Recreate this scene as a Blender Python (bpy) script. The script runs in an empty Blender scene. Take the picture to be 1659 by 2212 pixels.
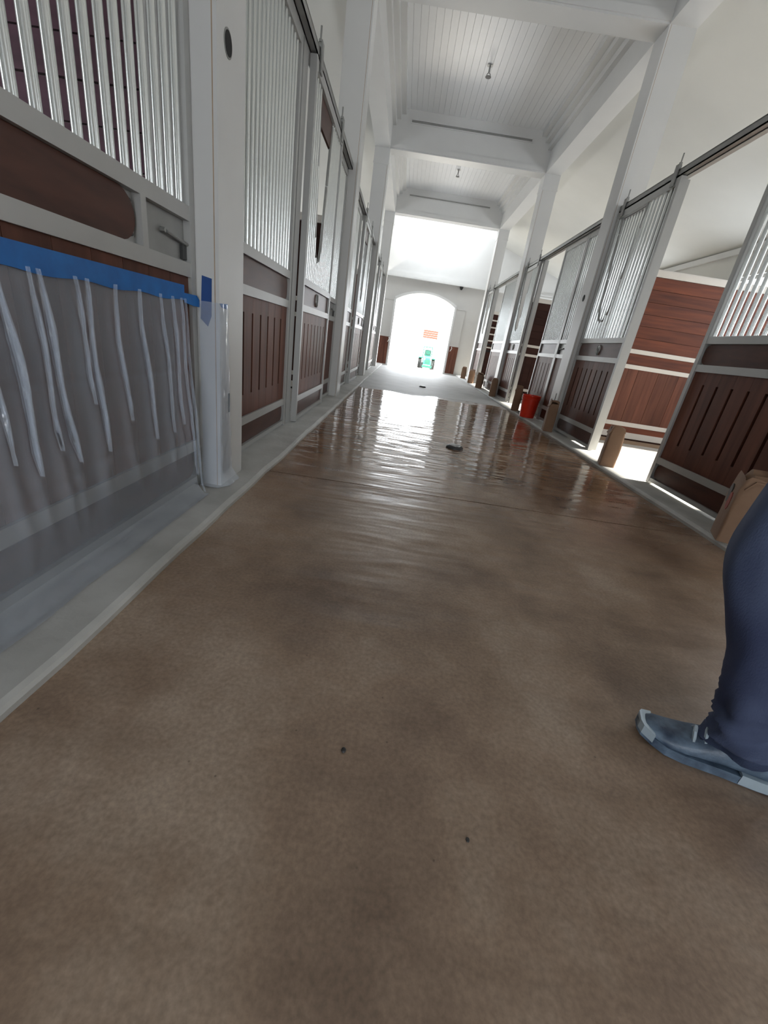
import bpy, bmesh, math, random
from mathutils import Vector, Matrix, noise
random.seed(7)
S = bpy.context.scene
COL = S.collection

# ---------------------------------------------------------------- camera, sky, sun, exposure
cd = bpy.data.cameras.new('camera')
cam = bpy.data.objects.new('camera', cd)
COL.objects.link(cam)
cd.sensor_fit = 'HORIZONTAL'; cd.sensor_width = 36.0
cd.lens = 36.0 * 886.09 / 1659.0
cd.clip_start = 0.02; cd.clip_end = 400
R = Matrix(((0.98856494, 0.15038088, 0.01117796), (0.04739651, -0.38023017, 0.92367667), (0.14315351, -0.91258458, -0.38300975)))
M = Matrix((( R[0][0], -R[0][1], -R[0][2], 0.0), (R[1][0], -R[1][1], -R[1][2], 0.0), (R[2][0], -R[2][1], -R[2][2], 0.9), (0, 0, 0, 1)))
cam.matrix_world = M
S.camera = cam

SKY = 7.0
w = bpy.data.worlds.new('overcast_sky'); S.world = w; w.use_nodes = True
bg = w.node_tree.nodes['Background']
bg.inputs[0].default_value = (0.90, 0.95, 1.0, 1); bg.inputs[1].default_value = SKY

sd = bpy.data.lights.new('sun', 'SUN'); sd.energy = 20.0; sd.angle = math.radians(1.5); sd.color = (1.0, 0.93, 0.82)
sun = bpy.data.objects.new('sun', sd); COL.objects.link(sun)
sun.rotation_euler = Vector((-1.0, 0.04, -0.72)).to_track_quat('-Z', 'Y').to_euler()
sun.location = (20, 8, 18)

def portal(loc, rot, sx, sy):
    l = bpy.data.lights.new('opening_daylight', 'AREA'); l.shape = 'RECTANGLE'; l.size = sx; l.size_y = sy
    l.cycles.is_portal = True
    o = bpy.data.objects.new('opening_daylight', l); COL.objects.link(o)
    o.location = loc; o.rotation_euler = rot
    return o

vs = S.view_settings
vs.view_transform = 'Standard'; vs.look = 'None'; vs.gamma = 1.0; vs.use_curve_mapping = False
vs.exposure = 0.3
S.display_settings.display_device = 'sRGB'
cy = S.cycles
cy.max_bounces = 10; cy.diffuse_bounces = 6; cy.glossy_bounces = 5; cy.transmission_bounces = 6; cy.transparent_max_bounces = 12
cy.caustics_reflective = False; cy.caustics_refractive = False
cy.sample_clamp_indirect = 8.0
cy.use_denoising = True
try: cy.denoiser = 'OPENIMAGEDENOISE'
except Exception: pass

# ---------------------------------------------------------------- materials
def newmat(name):
    m = bpy.data.materials.new(name); m.use_nodes = True
    return m, m.node_tree, m.node_tree.nodes['Principled BSDF']

def mat(name, col, rough=0.5, metal=0.0, var=0.0, vscale=6.0, stretch=(1, 1, 1), col2=None, bump=0.0, bscale=60.0, objvar=0.0, spec=0.5):
    m, nt, p = newmat(name)
    N, L = nt.nodes, nt.links
    p.inputs['Roughness'].default_value = rough; p.inputs['Metallic'].default_value = metal
    p.inputs['Specular IOR Level'].default_value = spec
    p.inputs['Base Color'].default_value = (*col, 1)
    tc = N.new('ShaderNodeTexCoord'); mp = N.new('ShaderNodeMapping'); mp.inputs['Scale'].default_value = stretch
    L.new(tc.outputs['Object'], mp.inputs[0])
    last = None
    if var > 0 or col2:
        n = N.new('ShaderNodeTexNoise'); n.inputs['Scale'].default_value = vscale; n.inputs['Detail'].default_value = 6
        oi = N.new('ShaderNodeObjectInfo'); add = N.new('ShaderNodeVectorMath'); add.operation = 'ADD'
        mul = N.new('ShaderNodeMath'); mul.operation = 'MULTIPLY'; mul.inputs[1].default_value = 37.0
        L.new(oi.outputs['Random'], mul.inputs[0]); L.new(mp.outputs[0], add.inputs[0]); L.new(mul.outputs[0], add.inputs[1])
        L.new(add.outputs[0], n.inputs['Vector'])
        r = N.new('ShaderNodeValToRGB')
        c2 = col2 or tuple(c * (1 - var) for c in col)
        r.color_ramp.elements[0].position = 0.3; r.color_ramp.elements[0].color = (*c2, 1)
        r.color_ramp.elements[1].position = 0.7; r.color_ramp.elements[1].color = (*col, 1)
        L.new(n.outputs['Fac'], r.inputs[0]); last = r.outputs[0]
        if objvar > 0:
            mr = N.new('ShaderNodeMapRange'); mr.inputs[3].default_value = 1 - objvar; mr.inputs[4].default_value = 1 + objvar
            L.new(oi.outputs['Random'], mr.inputs[0])
            mx = N.new('ShaderNodeVectorMath'); mx.operation = 'SCALE'
            L.new(last, mx.inputs[0]); L.new(mr.outputs[0], mx.inputs['Scale']); last = mx.outputs[0]
        L.new(last, p.inputs['Base Color'])
    if bump > 0:
        b = N.new('ShaderNodeBump'); b.inputs['Strength'].default_value = bump; b.inputs['Distance'].default_value = 0.01
        n2 = N.new('ShaderNodeTexNoise'); n2.inputs['Scale'].default_value = bscale; n2.inputs['Detail'].default_value = 4
        L.new(mp.outputs[0], n2.inputs['Vector']); L.new(n2.outputs['Fac'], b.inputs['Height']); L.new(b.outputs[0], p.inputs['Normal'])
    return m

WHITE = mat('white_paint', (0.62, 0.62, 0.61), 0.42, var=0.04, vscale=3)
CEIL = mat('white_gloss_boards', (0.76, 0.77, 0.78), 0.32, var=0.03, vscale=4)
PLASTER = mat('white_plaster', (0.62, 0.62, 0.59), 0.7, var=0.05, vscale=1.5)
GREYWALL = mat('grey_end_wall', (0.50, 0.49, 0.47), 0.7, var=0.06, vscale=2)
FRAME = mat('silver_powder_coat', (0.43, 0.43, 0.42), 0.42, 0.35, var=0.05, vscale=8)
BAR = mat('galvanized_tube', (0.70, 0.72, 0.71), 0.25, 0.85, var=0.05, vscale=10)
STEEL = mat('brushed_steel', (0.34, 0.34, 0.33), 0.42, 0.7, var=0.2, vscale=7)
DARK = mat('dark_metal', (0.03, 0.03, 0.03), 0.5)
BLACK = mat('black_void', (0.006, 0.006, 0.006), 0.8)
WOOD = mat('red_brown_boards', (0.150, 0.058, 0.037), 0.5, var=0.4, vscale=3.0, stretch=(6, 6, 0.5), col2=(0.085, 0.032, 0.021), objvar=0.18, bump=0.05, bscale=40, spec=0.22)
WOODH = mat('red_brown_planks', (0.19, 0.058, 0.030), 0.55, var=0.4, vscale=3.0, stretch=(0.5, 0.5, 6), col2=(0.095, 0.033, 0.022), objvar=0.18, bump=0.05, bscale=40, spec=0.22)
WOODD = mat('dark_brown_board', (0.085, 0.033, 0.022), 0.40, var=0.3, vscale=4.0, stretch=(1, 1, 5), col2=(0.05, 0.02, 0.014), objvar=0.1, spec=0.25)
WOODSHADE = mat('shade_darkened_planks', (0.040, 0.015, 0.011), 0.6, var=0.3, vscale=3, stretch=(.5, .5, 6), objvar=0.2, spec=0.15)  # plank wood with the shade of the unlit stalls put into its colour
WOODP = mat('purple_brown_planks', (0.115, 0.048, 0.075), 0.5, var=0.35, vscale=3, stretch=(.5, .5, 6), objvar=0.15, spec=0.3)
STRINGER = mat('cream_channel', (0.66, 0.62, 0.57), 0.45, var=0.05)
CURB = mat('pale_concrete_curb', (0.56, 0.56, 0.54), 0.75, var=0.3, vscale=5, col2=(0.42, 0.42, 0.40), bump=0.25, bscale=30)
STALLFLOOR = mat('pale_stall_floor', (0.55, 0.52, 0.47), 0.85, var=0.2, vscale=4, bump=0.2, bscale=20)
MATTAN = mat('tan_floor_strip', (0.33, 0.22, 0.14), 0.8, var=0.2, vscale=6)
TAPE = mat('blue_painters_tape', (0.01, 0.16, 0.50), 0.55, var=0.15, vscale=20, col2=(0.008, 0.12, 0.40))
TAPED = mat('dark_blue_tape', (0.008, 0.06, 0.24), 0.6, var=0.15, vscale=20)
TANEDGE = mat('tan_raw_edge', (0.42, 0.31, 0.21), 0.7, var=0.25, vscale=20)
KRAFT = mat('kraft_paper', (0.26, 0.155, 0.095), 0.75, var=0.25, vscale=9, col2=(0.23, 0.135, 0.08), bump=0.3, bscale=25)
PRINT1 = mat('grey_ink', (0.10, 0.085, 0.08), 0.7, var=0.3, vscale=30)
PRINT2 = mat('red_ink', (0.35, 0.06, 0.04), 0.7, var=0.3, vscale=30)
RED = mat('red_bucket_plastic', (0.85, 0.045, 0.018), 0.35, var=0.2, vscale=8)
TRACTOR = mat('green_tractor_paint', (0.03, 0.33, 0.17), 0.4)
TRACTORD = mat('tractor_dark_green', (0.02, 0.13, 0.09), 0.5)
TYRE = mat('black_rubber', (0.02, 0.02, 0.02), 0.8)
ORANGE = mat('orange_mesh', (0.45, 0.052, 0.03), 0.7)
EXT = mat('pale_yard_gravel', (0.62, 0.58, 0.52), 0.9, var=0.2, vscale=3)
DENIM = mat('dark_blue_denim', (0.085, 0.115, 0.20), 0.8, var=0.5, vscale=5, stretch=(1, 1, .4), col2=(0.036, 0.050, 0.115), bump=0.25, bscale=300)
COAT = mat('lavender_blue_cloth', (0.12, 0.10, 0.24), 0.8, var=0.3, vscale=8)
SKIN = mat('skin', (0.45, 0.27, 0.19), 0.55)
HAIR = mat('dark_hair', (0.02, 0.015, 0.012), 0.6)
SHOE = mat('blue_grey_shoe', (0.16, 0.23, 0.32), 0.45, var=0.6, vscale=22, col2=(0.03, 0.05, 0.09), bump=0.2, bscale=80)
SHOELT = mat('pale_shoe_rubber', (0.42, 0.52, 0.60), 0.5, var=0.2, vscale=14)
EYE = mat('eye_white', (0.7, 0.7, 0.7), 0.3)
LIP = mat('lips', (0.35, 0.12, 0.10), 0.5)

def mixmat_floor():
    m, nt, p = newmat('stained_concrete')
    N, L = nt.nodes, nt.links
    geo = N.new('ShaderNodeNewGeometry'); sep = N.new('ShaderNodeSeparateXYZ'); L.new(geo.outputs['Position'], sep.inputs[0])
    def noi(scale, det=5, vec=None, rough=.55):
        n = N.new('ShaderNodeTexNoise'); n.inputs['Scale'].default_value = scale; n.inputs['Detail'].default_value = det; n.inputs['Roughness'].default_value = rough
        L.new(vec or geo.outputs['Position'], n.inputs['Vector']); return n.outputs['Fac']
    def ramp(src, stops):
        r = N.new('ShaderNodeValToRGB'); e = r.color_ramp.elements
        e[0].position, e[0].color = stops[0][0], (*stops[0][1], 1); e[1].position, e[1].color = stops[-1][0], (*stops[-1][1], 1)
        for s, c in stops[1:-1]:
            k = e.new(s); k.color = (*c, 1)
        L.new(src, r.inputs[0]); return r.outputs[0]
    def math_(op, a, b):
        n = N.new('ShaderNodeMath'); n.operation = op
        for i, v in enumerate((a, b)):
            if isinstance(v, (int, float)): n.inputs[i].default_value = v
            else: L.new(v, n.inputs[i])
        return n.outputs[0]
    def mix(f, a, b, t='MIX'):
        n = N.new('ShaderNodeMix'); n.data_type = 'RGBA'; n.blend_type = t
        for i, v in ((0, f), (6, a), (7, b)):
            if isinstance(v, (int, float)): n.inputs[i].default_value = v
            elif isinstance(v, tuple): n.inputs[i].default_value = (*v, 1)
            else: L.new(v, n.inputs[i])
        return n.outputs[2]
    mp = N.new('ShaderNodeMapping'); mp.inputs['Scale'].default_value = (1.0, 0.9, 1); mp.inputs['Rotation'].default_value = (0, 0, 0.5)
    L.new(geo.outputs['Position'], mp.inputs[0])
    big = ramp(noi(1.5, 8, mp.outputs[0], .62), [(0.36, (0.19, 0.128, 0.090)), (0.5, (0.315, 0.222, 0.158)), (0.64, (0.43, 0.335, 0.26))])
    fine = ramp(noi(90, 3), [(0.3, (0.80, 0.80, 0.80)), (0.7, (1.14, 1.14, 1.14))])
    col = mix(1.0, big, fine, 'MULTIPLY')
    v = N.new('ShaderNodeTexVoronoi'); v.inputs['Scale'].default_value = 13; L.new(geo.outputs['Position'], v.inputs['Vector'])
    speck = ramp(v.outputs['Distance'], [(0.02, (1, 1, 1)), (0.045, (0, 0, 0))])
    col = mix(math_('MULTIPLY', speck, 0.55), col, (0.05, 0.035, 0.028))
    wetn = math_('ADD', sep.outputs['Y'], math_('MULTIPLY', math_('SUBTRACT', noi(2.0, 3), 0.5), 1.0))
    wetf = N.new('ShaderNodeMapRange'); wetf.inputs[1].default_value = 1.9; wetf.inputs[2].default_value = 3.2; L.new(wetn, wetf.inputs[0])
    col = mix(wetf.outputs[0], col, mix(1.0, col, (0.80, 0.68, 0.58), 'MULTIPLY'))
    # the wet coat stops at a ragged edge about eight metres in; beyond it the slab is bare and dry
    edge = math_('ADD', sep.outputs['Y'], math_('MULTIPLY', math_('SUBTRACT', noi(1.1, 3), 0.5), 2.2))
    dryf = N.new('ShaderNodeMapRange'); dryf.inputs[1].default_value = 8.25; dryf.inputs[2].default_value = 8.45; L.new(edge, dryf.inputs[0])
    dry = ramp(noi(2.5, 6), [(0.3, (0.36, 0.36, 0.35)), (0.7, (0.46, 0.46, 0.45))])
    col = mix(dryf.outputs[0], col, dry)
    L.new(col, p.inputs['Base Color'])
    rg = N.new('ShaderNodeMapRange'); rg.inputs[1].default_value = 0; rg.inputs[2].default_value = 1; rg.inputs[3].default_value = 0.42; rg.inputs[4].default_value = 0.06
    L.new(wetf.outputs[0], rg.inputs[0])
    rr = N.new('ShaderNodeMix'); rr.data_type = 'FLOAT'; L.new(dryf.outputs[0], rr.inputs[0]); L.new(rg.outputs[0], rr.inputs[2]); rr.inputs[3].default_value = 0.6
    L.new(rr.outputs[0], p.inputs['Roughness'])
    p.inputs['Specular IOR Level'].default_value = 0.5
    m2 = N.new('ShaderNodeMapping'); m2.inputs['Scale'].default_value = (1.0, 4.5, 1); L.new(geo.outputs['Position'], m2.inputs[0])
    wave = noi(1.5, 2, m2.outputs[0])
    b = N.new('ShaderNodeBump'); b.inputs['Strength'].default_value = 0.4; b.inputs['Distance'].default_value = 0.03; L.new(wave, b.inputs['Height'])
    b2 = N.new('ShaderNodeBump'); b2.inputs['Strength'].default_value = 0.05; b2.inputs['Distance'].default_value = 0.004; L.new(noi(80, 3), b2.inputs['Height']); L.new(b.outputs[0], b2.inputs['Normal'])
    L.new(b2.outputs[0], p.inputs['Normal'])
    return m
FLOOR = mixmat_floor()

def plastic():
    m, nt, p = newmat('clear_plastic_film')
    N, L = nt.nodes, nt.links
    out = nt.nodes['Material Output']
    p.inputs['Base Color'].default_value = (0.78, 0.87, 1.0, 1); p.inputs['Roughness'].default_value = 0.2  # blue in the base colour stands in for sky reflected by the film
    p.inputs['Specular IOR Level'].default_value = 0.0
    tc = N.new('ShaderNodeTexCoord')
    n = N.new('ShaderNodeTexNoise'); n.inputs['Scale'].default_value = 16; n.inputs['Detail'].default_value = 6; L.new(tc.outputs['Object'], n.inputs['Vector'])
    b = N.new('ShaderNodeBump'); b.inputs['Strength'].default_value = 0.45; b.inputs['Distance'].default_value = 0.006; L.new(n.outputs['Fac'], b.inputs['Height']); L.new(b.outputs[0], p.inputs['Normal'])
    tr = N.new('ShaderNodeBsdfTransparent'); tr.inputs[0].default_value = (0.97, 0.98, 1, 1)
    mx = N.new('ShaderNodeMixShader'); mx.inputs[0].default_value = 0.24; L.new(tr.outputs[0], mx.inputs[1]); L.new(p.outputs[0], mx.inputs[2])
    gl = N.new('ShaderNodeBsdfGlossy'); gl.inputs['Roughness'].default_value = 0.18; L.new(b.outputs[0], gl.inputs['Normal'])
    fr = N.new('ShaderNodeFresnel'); fr.inputs[0].default_value = 1.22; L.new(b.outputs[0], fr.inputs['Normal'])
    mo = N.new('ShaderNodeMixShader'); L.new(fr.outputs[0], mo.inputs[0]); L.new(mx.outputs[0], mo.inputs[1]); L.new(gl.outputs[0], mo.inputs[2])
    L.new(mo.outputs[0], out.inputs[0])
    return m
FILM = plastic()

# ---------------------------------------------------------------- builders
ORG = {}
class MB:
    def __init__(s): s.v = []; s.f = []; s.fm = []; s.cm = 0
    def face(s, idx): s.f.append(idx); s.fm.append(s.cm)
    def box(s, x0, x1, y0, y1, z0, z1):
        x0, x1 = min(x0, x1), max(x0, x1); y0, y1 = min(y0, y1), max(y0, y1); z0, z1 = min(z0, z1), max(z0, z1)
        b = len(s.v)
        s.v += [(x0, y0, z0), (x1, y0, z0), (x1, y1, z0), (x0, y1, z0), (x0, y0, z1), (x1, y0, z1), (x1, y1, z1), (x0, y1, z1)]
        for q in ((0, 3, 2, 1), (4, 5, 6, 7), (0, 1, 5, 4), (1, 2, 6, 5), (2, 3, 7, 6), (3, 0, 4, 7)): s.face(tuple(b + i for i in q))
        return s
    def prism(s, poly, fn, d0, d1):
        """poly: 2-D outline; fn(a, b, d) -> xyz; extruded from depth d0 to d1"""
        n = len(poly); b = len(s.v)
        s.v += [fn(a, c, d0) for a, c in poly] + [fn(a, c, d1) for a, c in poly]
        s.face(tuple(b + i for i in range(n))[::-1]); s.face(tuple(b + n + i for i in range(n)))
        for i in range(n):
            j = (i + 1) % n; s.face((b + i, b + j, b + n + j, b + n + i))
        return s
    def rings(s, rings, cap0=True, cap1=True, closed=True):
        n = len(rings[0]); b = len(s.v)
        for r in rings: s.v += [tuple(p) for p in r]
        for k in range(len(rings) - 1):
            for i in range(n if closed else n - 1):
                j = (i + 1) % n
                s.face((b + k * n + i, b + k * n + j, b + (k + 1) * n + j, b + (k + 1) * n + i))
        if cap0: s.face(tuple(b + i for i in range(n))[::-1])
        if cap1: s.face(tuple(b + (len(rings) - 1) * n + i for i in range(n)))
        return s
    def tube(s, pts, r, n=10):
        pts = [Vector(p) for p in pts]; R_ = []
        rad = r if isinstance(r, (list, tuple)) else [r] * len(pts)
        t0 = (pts[1] - pts[0]).normalized(); up = Vector((0, 0, 1)) if abs(t0.z) < .9 else Vector((0, 1, 0))
        a = t0.cross(up).normalized()
        for i, p in enumerate(pts):
            t = (pts[min(i + 1, len(pts) - 1)] - pts[max(i - 1, 0)]).normalized()
            a = (a - t * a.dot(t)).normalized(); c = t.cross(a)
            R_.append([p + (a * math.cos(k * math.tau / n) + c * math.sin(k * math.tau / n)) * rad[i] for k in range(n)])
        return s.rings(R_)
    def disc(s, c, ax, r0, r1, h, n=16, sy=1.0):
        """cylinder/frustum about axis ax ('x','y','z') starting at c"""
        R_ = []
        for r, d in ((r0, 0), (r1, h)):
            ring = []
            for k in range(n):
                a, e = r * math.cos(k * math.tau / n), r * sy * math.sin(k * math.tau / n)
                ring.append({'x': (c[0] + d, c[1] + a, c[2] + e), 'y': (c[0] + a, c[1] + d, c[2] + e), 'z': (c[0] + a, c[1] + e, c[2] + d)}[ax])
            R_.append(ring)
        return s.rings(R_)
    def mesh(s, name, mats, off, smooth):
        me = bpy.data.meshes.new(name)
        me.from_pydata([(x - off.x, y - off.y, z - off.z) for x, y, z in s.v], [], s.f)
        for m in (mats if isinstance(mats, (list, tuple)) else [mats]): me.materials.append(m)
        for p, k in zip(me.polygons, s.fm): p.material_index = k; p.use_smooth = smooth
        bm = bmesh.new(); bm.from_mesh(me); bmesh.ops.recalc_face_normals(bm, faces=bm.faces); bm.to_mesh(me); bm.free()
        me.update()
        return me
    def build(s, name, mats, parent=None, smooth=False, sharp=None):
        off = ORG[parent.name] if parent else Vector((0, 0, 0))
        me = s.mesh(name, mats, off, smooth)
        if smooth: me.set_sharp_from_angle(angle=math.radians(sharp or 40))
        o = bpy.data.objects.new(name, me); COL.objects.link(o)
        if parent: o.parent = parent
        ORG[o.name] = off.copy()
        return o
def box(name, m, parent, *d): return MB().box(*d).build(name, m, parent)
def thing(name, label, cat, loc, group=None):
    o = bpy.data.objects.new(name, None); COL.objects.link(o); o.location = loc; o.empty_display_size = .1
    ORG[o.name] = Vector(loc); o['label'] = label; o['category'] = cat
    if group: o['group'] = group
    return o
def struct(o, label=None):
    o['kind'] = 'structure'
    if label: o['label'] = label
    return o
def srect(name, m, *d): return struct(box(name, m, None, *d))
def share(name, me, parent, loc, scale=None):
    o = bpy.data.objects.new(name, me); COL.objects.link(o); o.parent = parent
    o.location = Vector(loc) - (ORG[parent.name] if parent else Vector())
    if scale: o.scale = scale
    ORG[o.name] = ORG[parent.name] if parent else Vector()
    return o
def rrect(y0, y1, z0, z1, r, n=5):
    out = []
    for cy_, cz_, a0 in ((y1 - r, z1 - r, 0), (y0 + r, z1 - r, 90), (y0 + r, z0 + r, 180), (y1 - r, z0 + r, 270)):
        for k in range(n + 1):
            a = math.radians(a0 + 90 * k / n); out.append((cy_ + r * math.cos(a), cz_ + r * math.sin(a)))
    return out

# ---------------------------------------------------------------- dimensions (metres; aisle runs along +Y)
XL, XR = -1.05, 2.46            # planes of the stall fronts
CL, CR = -0.757, 2.167          # curb edges
PLX, PRX = -0.884, 2.294        # aisle faces of the pillars
OL, OR = -4.7, 6.1              # outer walls
YE = 17.2                       # end wall
Y0 = -6.0
PY = [2.10, 6.20, 10.40, 14.75] # near faces of the pillars
PW = 0.30
CZ = 0.04
ZB, ZC = 4.43, 5.08             # beam underside, coffer boards
BAYS = [(-2.0, 2.10), (2.40, 6.20), (6.50, 10.40), (10.70, 14.75)]

# ---------------------------------------------------------------- structure
fl = MB().box(OL - .3, OR + .3, Y0, YE + .3, -0.30, -0.02).build('floor', CURB)
struct(fl, 'concrete aisle floor, wet brown stain in front and bare pale slab beyond')
ORG['floor'] = Vector((0, 0, 0))
for a, b in ((Y0, 2.572), (2.584, 8.62), (8.63, 13.0), (13.01, YE + .3)):
    MB().box(CL - .02, CR + .02, a, b, -0.02, 0.0).build('slab', FLOOR, fl)
def curb(x_edge, x_back, name, lab):
    n = 150; rows = []
    sgn = 1 if x_back < x_edge else -1
    for i in range(n + 1):
        y = Y0 + (YE - Y0) * i / n
        j = 0.010 * (noise.noise((y * 3.1, x_edge, 0)) + 0.6 * noise.noise((y * 9.0, x_edge, 4)))
        xe = x_edge + j * sgn
        rows.append([(x_back, y, 0), (x_back, y, CZ), (xe - sgn * .02, y, CZ), (xe - sgn * .006, y, CZ - .007), (xe, y, CZ - .018), (xe - sgn * .006, y, -0.005)])
    m = MB(); m.rings(rows, True, True, True)
    return struct(m.build(name, CURB), lab)
curb(CL, -1.30, 'trim_1', 'rough pale concrete curb under the stall fronts with plastic sheeting')
curb(CR, 2.72, 'trim_2', 'rough pale concrete curb under the stall fronts with paper sacks')
srect('stall_floor', STALLFLOOR, OL, -1.30, Y0, YE, -0.02, CZ - .002)
srect('stall_floor', STALLFLOOR, 2.72, OR, Y0, YE, -0.02, CZ - .002)

# end wall with the arched doorway
AX0, AX1, AS, AC = -0.57, 1.64, 2.36, 2.68
axc, arw = (AX0 + AX1) / 2, (AX1 - AX0) / 2
rise = AC - AS; rad = (arw ** 2 + rise ** 2) / (2 * rise); zc0 = AC - rad
def archz(x): return zc0 + math.sqrt(max(0, rad * rad - (x - axc) ** 2))
ap = [AX0 + (AX1 - AX0) * i / 20 for i in range(21)]
lower = MB()
lower.box(OL - .1, AX0, YE, YE + .2, 0, 3.08).box(AX1, OR + .1, YE, YE + .2, 0, 3.08)
for a, b in zip(ap, ap[1:]):
    lower.prism([(a, archz(a)), (b, archz(b)), (b, 3.08), (a, 3.08)], lambda p, q, d: (p, d, q), YE, YE + .2)
struct(lower.build('wall_back', GREYWALL), 'grey end wall round the arched doorway')
struct(MB().box(OL - .1, OR + .1, YE - .02, YE + .2, 3.08, 5.6).build('wall_back_upper', WHITE), 'bright white upper end wall above the arched doorway')
led = MB().box(OL, OR, YE - .16, YE - .02, 3.08, 3.14).box(OL, OR, YE - .10, YE - .02, 3.14, 3.24).box(OL, OR, YE - .06, YE - .02, 3.24, 3.29)
struct(led.build('trim_3', WHITE), 'white stepped ledge across the end wall')
tr = MB()
def archband(x, k):
    return (axc + (x - axc) * (arw + k) / arw, archz(x) + k)
for a, b in zip(ap, ap[1:]):
    p0, p1 = archband(a, 0.07), archband(b, 0.07)
    tr.prism([(a, archz(a)), (b, archz(b)), p1, p0], lambda p, q, d: (p, d, q), YE - .04, YE)
tr.box(AX0 - .07, AX0, YE - .04, YE, 0, AS + .02).box(AX1, AX1 + .07, YE - .04, YE, 0, AS + .02)
struct(tr.build('door_1', WHITE), 'white trim round the arched doorway')

# outer walls with stall windows
WINZ = (1.45, 2.95)
def outer(x0, x1, name, wins):
    m = MB(); ys = Y0
    for a, b in wins:
        m.box(x0, x1, ys, a, 0, 3.5); m.box(x0, x1, a, b, 0, WINZ[0]); m.box(x0, x1, a, b, WINZ[1], 3.5); ys = b
    m.box(x0, x1, ys, YE + .2, 0, 3.5)
    struct(m.build(name, PLASTER))
winsL = [(-1.0, 0.2), (3.8, 4.9), (7.6, 9.2), (11.4, 13.6), (15.0, 17.0)]
winsR = [(-1.0, 0.2), (2.9, 5.6), (7.4, 9.4), (11.2, 13.8), (15.0, 17.0)]
outer(OL - .15, OL, 'wall_left', winsL); outer(OR, OR + .15, 'wall_right', winsR)
k = 1
for side, wins in ((-1, winsL), (1, winsR)):
    for a, b in wins:
        x = OL - .09 if side < 0 else OR + .09
        f = MB()
        f.box(x - .03, x + .03, a, b, WINZ[0], WINZ[0] + .06).box(x - .03, x + .03, a, b, WINZ[1] - .06, WINZ[1])
        f.box(x - .03, x + .03, a, a + .06, *WINZ).box(x - .03, x + .03, b - .06, b, *WINZ)
        f.box(x - .02, x + .02, (a + b) / 2 - .02, (a + b) / 2 + .02, *WINZ)
        struct(f.build('window_%d' % k, WHITE), 'open white framed stall window in the outer wall'); k += 1
        portal((x - .1 * -side, (a + b) / 2, sum(WINZ) / 2), (0, math.radians(90 if side > 0 else -90), 0), WINZ[1] - WINZ[0], b - a)
portal((axc, YE + .25, 1.34), (math.radians(-90), 0, 0), 2.3, 2.75)
# the near end stands open too
fw = MB().box(OL - .1, -0.9, Y0 - .2, Y0, 0, 5.6).box(2.3, OR + .1, Y0 - .2, Y0, 0, 5.6).box(-0.9, 2.3, Y0 - .2, Y0, 2.3, 5.6)
struct(fw.build('wall_front', WHITE))
portal((.7, Y0 - .25, 1.15), (math.radians(90), 0, 0), 3.2, 2.3)

# sloped stall ceilings, cornice along the outer walls
def slope(xa, za, xb, zb, name):
    m = MB(); m.prism([(xa, za), (xb, zb), (xb, zb + .12), (xa, za + .12)], lambda p, q, d: (p, d, q), Y0, YE)
    struct(m.build(name, PLASTER))
slope(OR + .15, 3.44, PRX + .30, 4.62, 'ceiling_right'); slope(OL - .15, 3.44, PLX - .30, 4.62, 'ceiling_left')
srect('trim_4', WHITE, OR - .07, OR, Y0, YE, 3.36, 3.47); srect('trim_5', WHITE, OL, OL + .07, Y0, YE, 3.36, 3.47)

# beams along the pillar rows
bl = MB().box(PLX - .30, PLX, Y0, PY[3] + PW, ZB, ZC + .1); struct(bl.build('beam', WHITE), 'white beam over the pillars with plastic sheeting')
br = MB().box(PRX, PRX + .30, Y0, PY[3] + PW, ZB, ZC + .1); struct(br.build('beam', WHITE), 'white beam over the pillars with paper sacks')
CB = [-2.2] + PY
for y in CB:
    struct(MB().box(PLX, PRX, y, y + PW, ZB, ZC + .1).box(PLX, PRX, y - .015, y, ZB + .02, ZB + .10).box(PLX, PRX, y + PW, y + PW + .015, ZB + .02, ZB + .10).build('cross_beam', WHITE), 'white beam across the aisle')
# coffers: beadboards one by one, stepped crown at the sides
ends = [(Y0, -2.2)] + [(a + PW, b) for a, b in zip(CB, CB[1:])]
NB = 30; bw = (PRX - PLX) / NB
for ci, (a, b) in enumerate(ends):
    if b < -1: 
        srect('ceiling', CEIL, PLX, PRX, a, b, ZC, ZC + .05); continue
    c = MB().box(PLX, PRX, a, b, ZC + .006, ZC + .06).build('ceiling', CEIL)
    struct(c, 'white beadboard coffer between two cross beams'); ORG[c.name] = Vector()
    me = MB().prism([(0.001, .006), (0.003, 0.0), (bw - .003, 0.0), (bw - .001, .006)], lambda p, q, d: (p, d, q), 0, b - a).mesh('board', CEIL, Vector(), False)
    for i in range(NB): share('board', me, c, (PLX + i * bw, a, ZC))
    for s_, xe in ((1, PLX), (-1, PRX)):
        for d, z0, z1 in ((.07, 4.80, ZC), (.15, 4.90, ZC), (.24, 4.99, ZC)):
            MB().box(xe, xe + s_ * d, a, b, z0, z1).build('crown_step', WHITE, c)
# end bay: unseen roof light added to whiten the upper end wall
ce = MB().box(PLX, PRX, PY[3] + PW, 15.25, ZC, ZC + .06).box(PLX, 0.0 - .7, 15.25, YE, ZC, ZC + .06).box(2.1, PRX, 15.25, YE, ZC, ZC + .06)
struct(ce.build('ceiling', CEIL))
wf = MB().box(-.7, 2.1, 15.25, 15.31, ZC - .02, ZC + .16).box(-.7, 2.1, YE - .06, YE, ZC - .02, ZC + .16).box(-.7, -.64, 15.25, YE, ZC - .02, ZC + .16).box(2.04, 2.1, 15.25, YE, ZC - .02, ZC + .16)
struct(wf.build('window_20', WHITE), 'added open roof light over the end bay, out of view')
portal((.7, 16.2, ZC + .2), (0, 0, 0), 2.8, 1.95)
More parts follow.
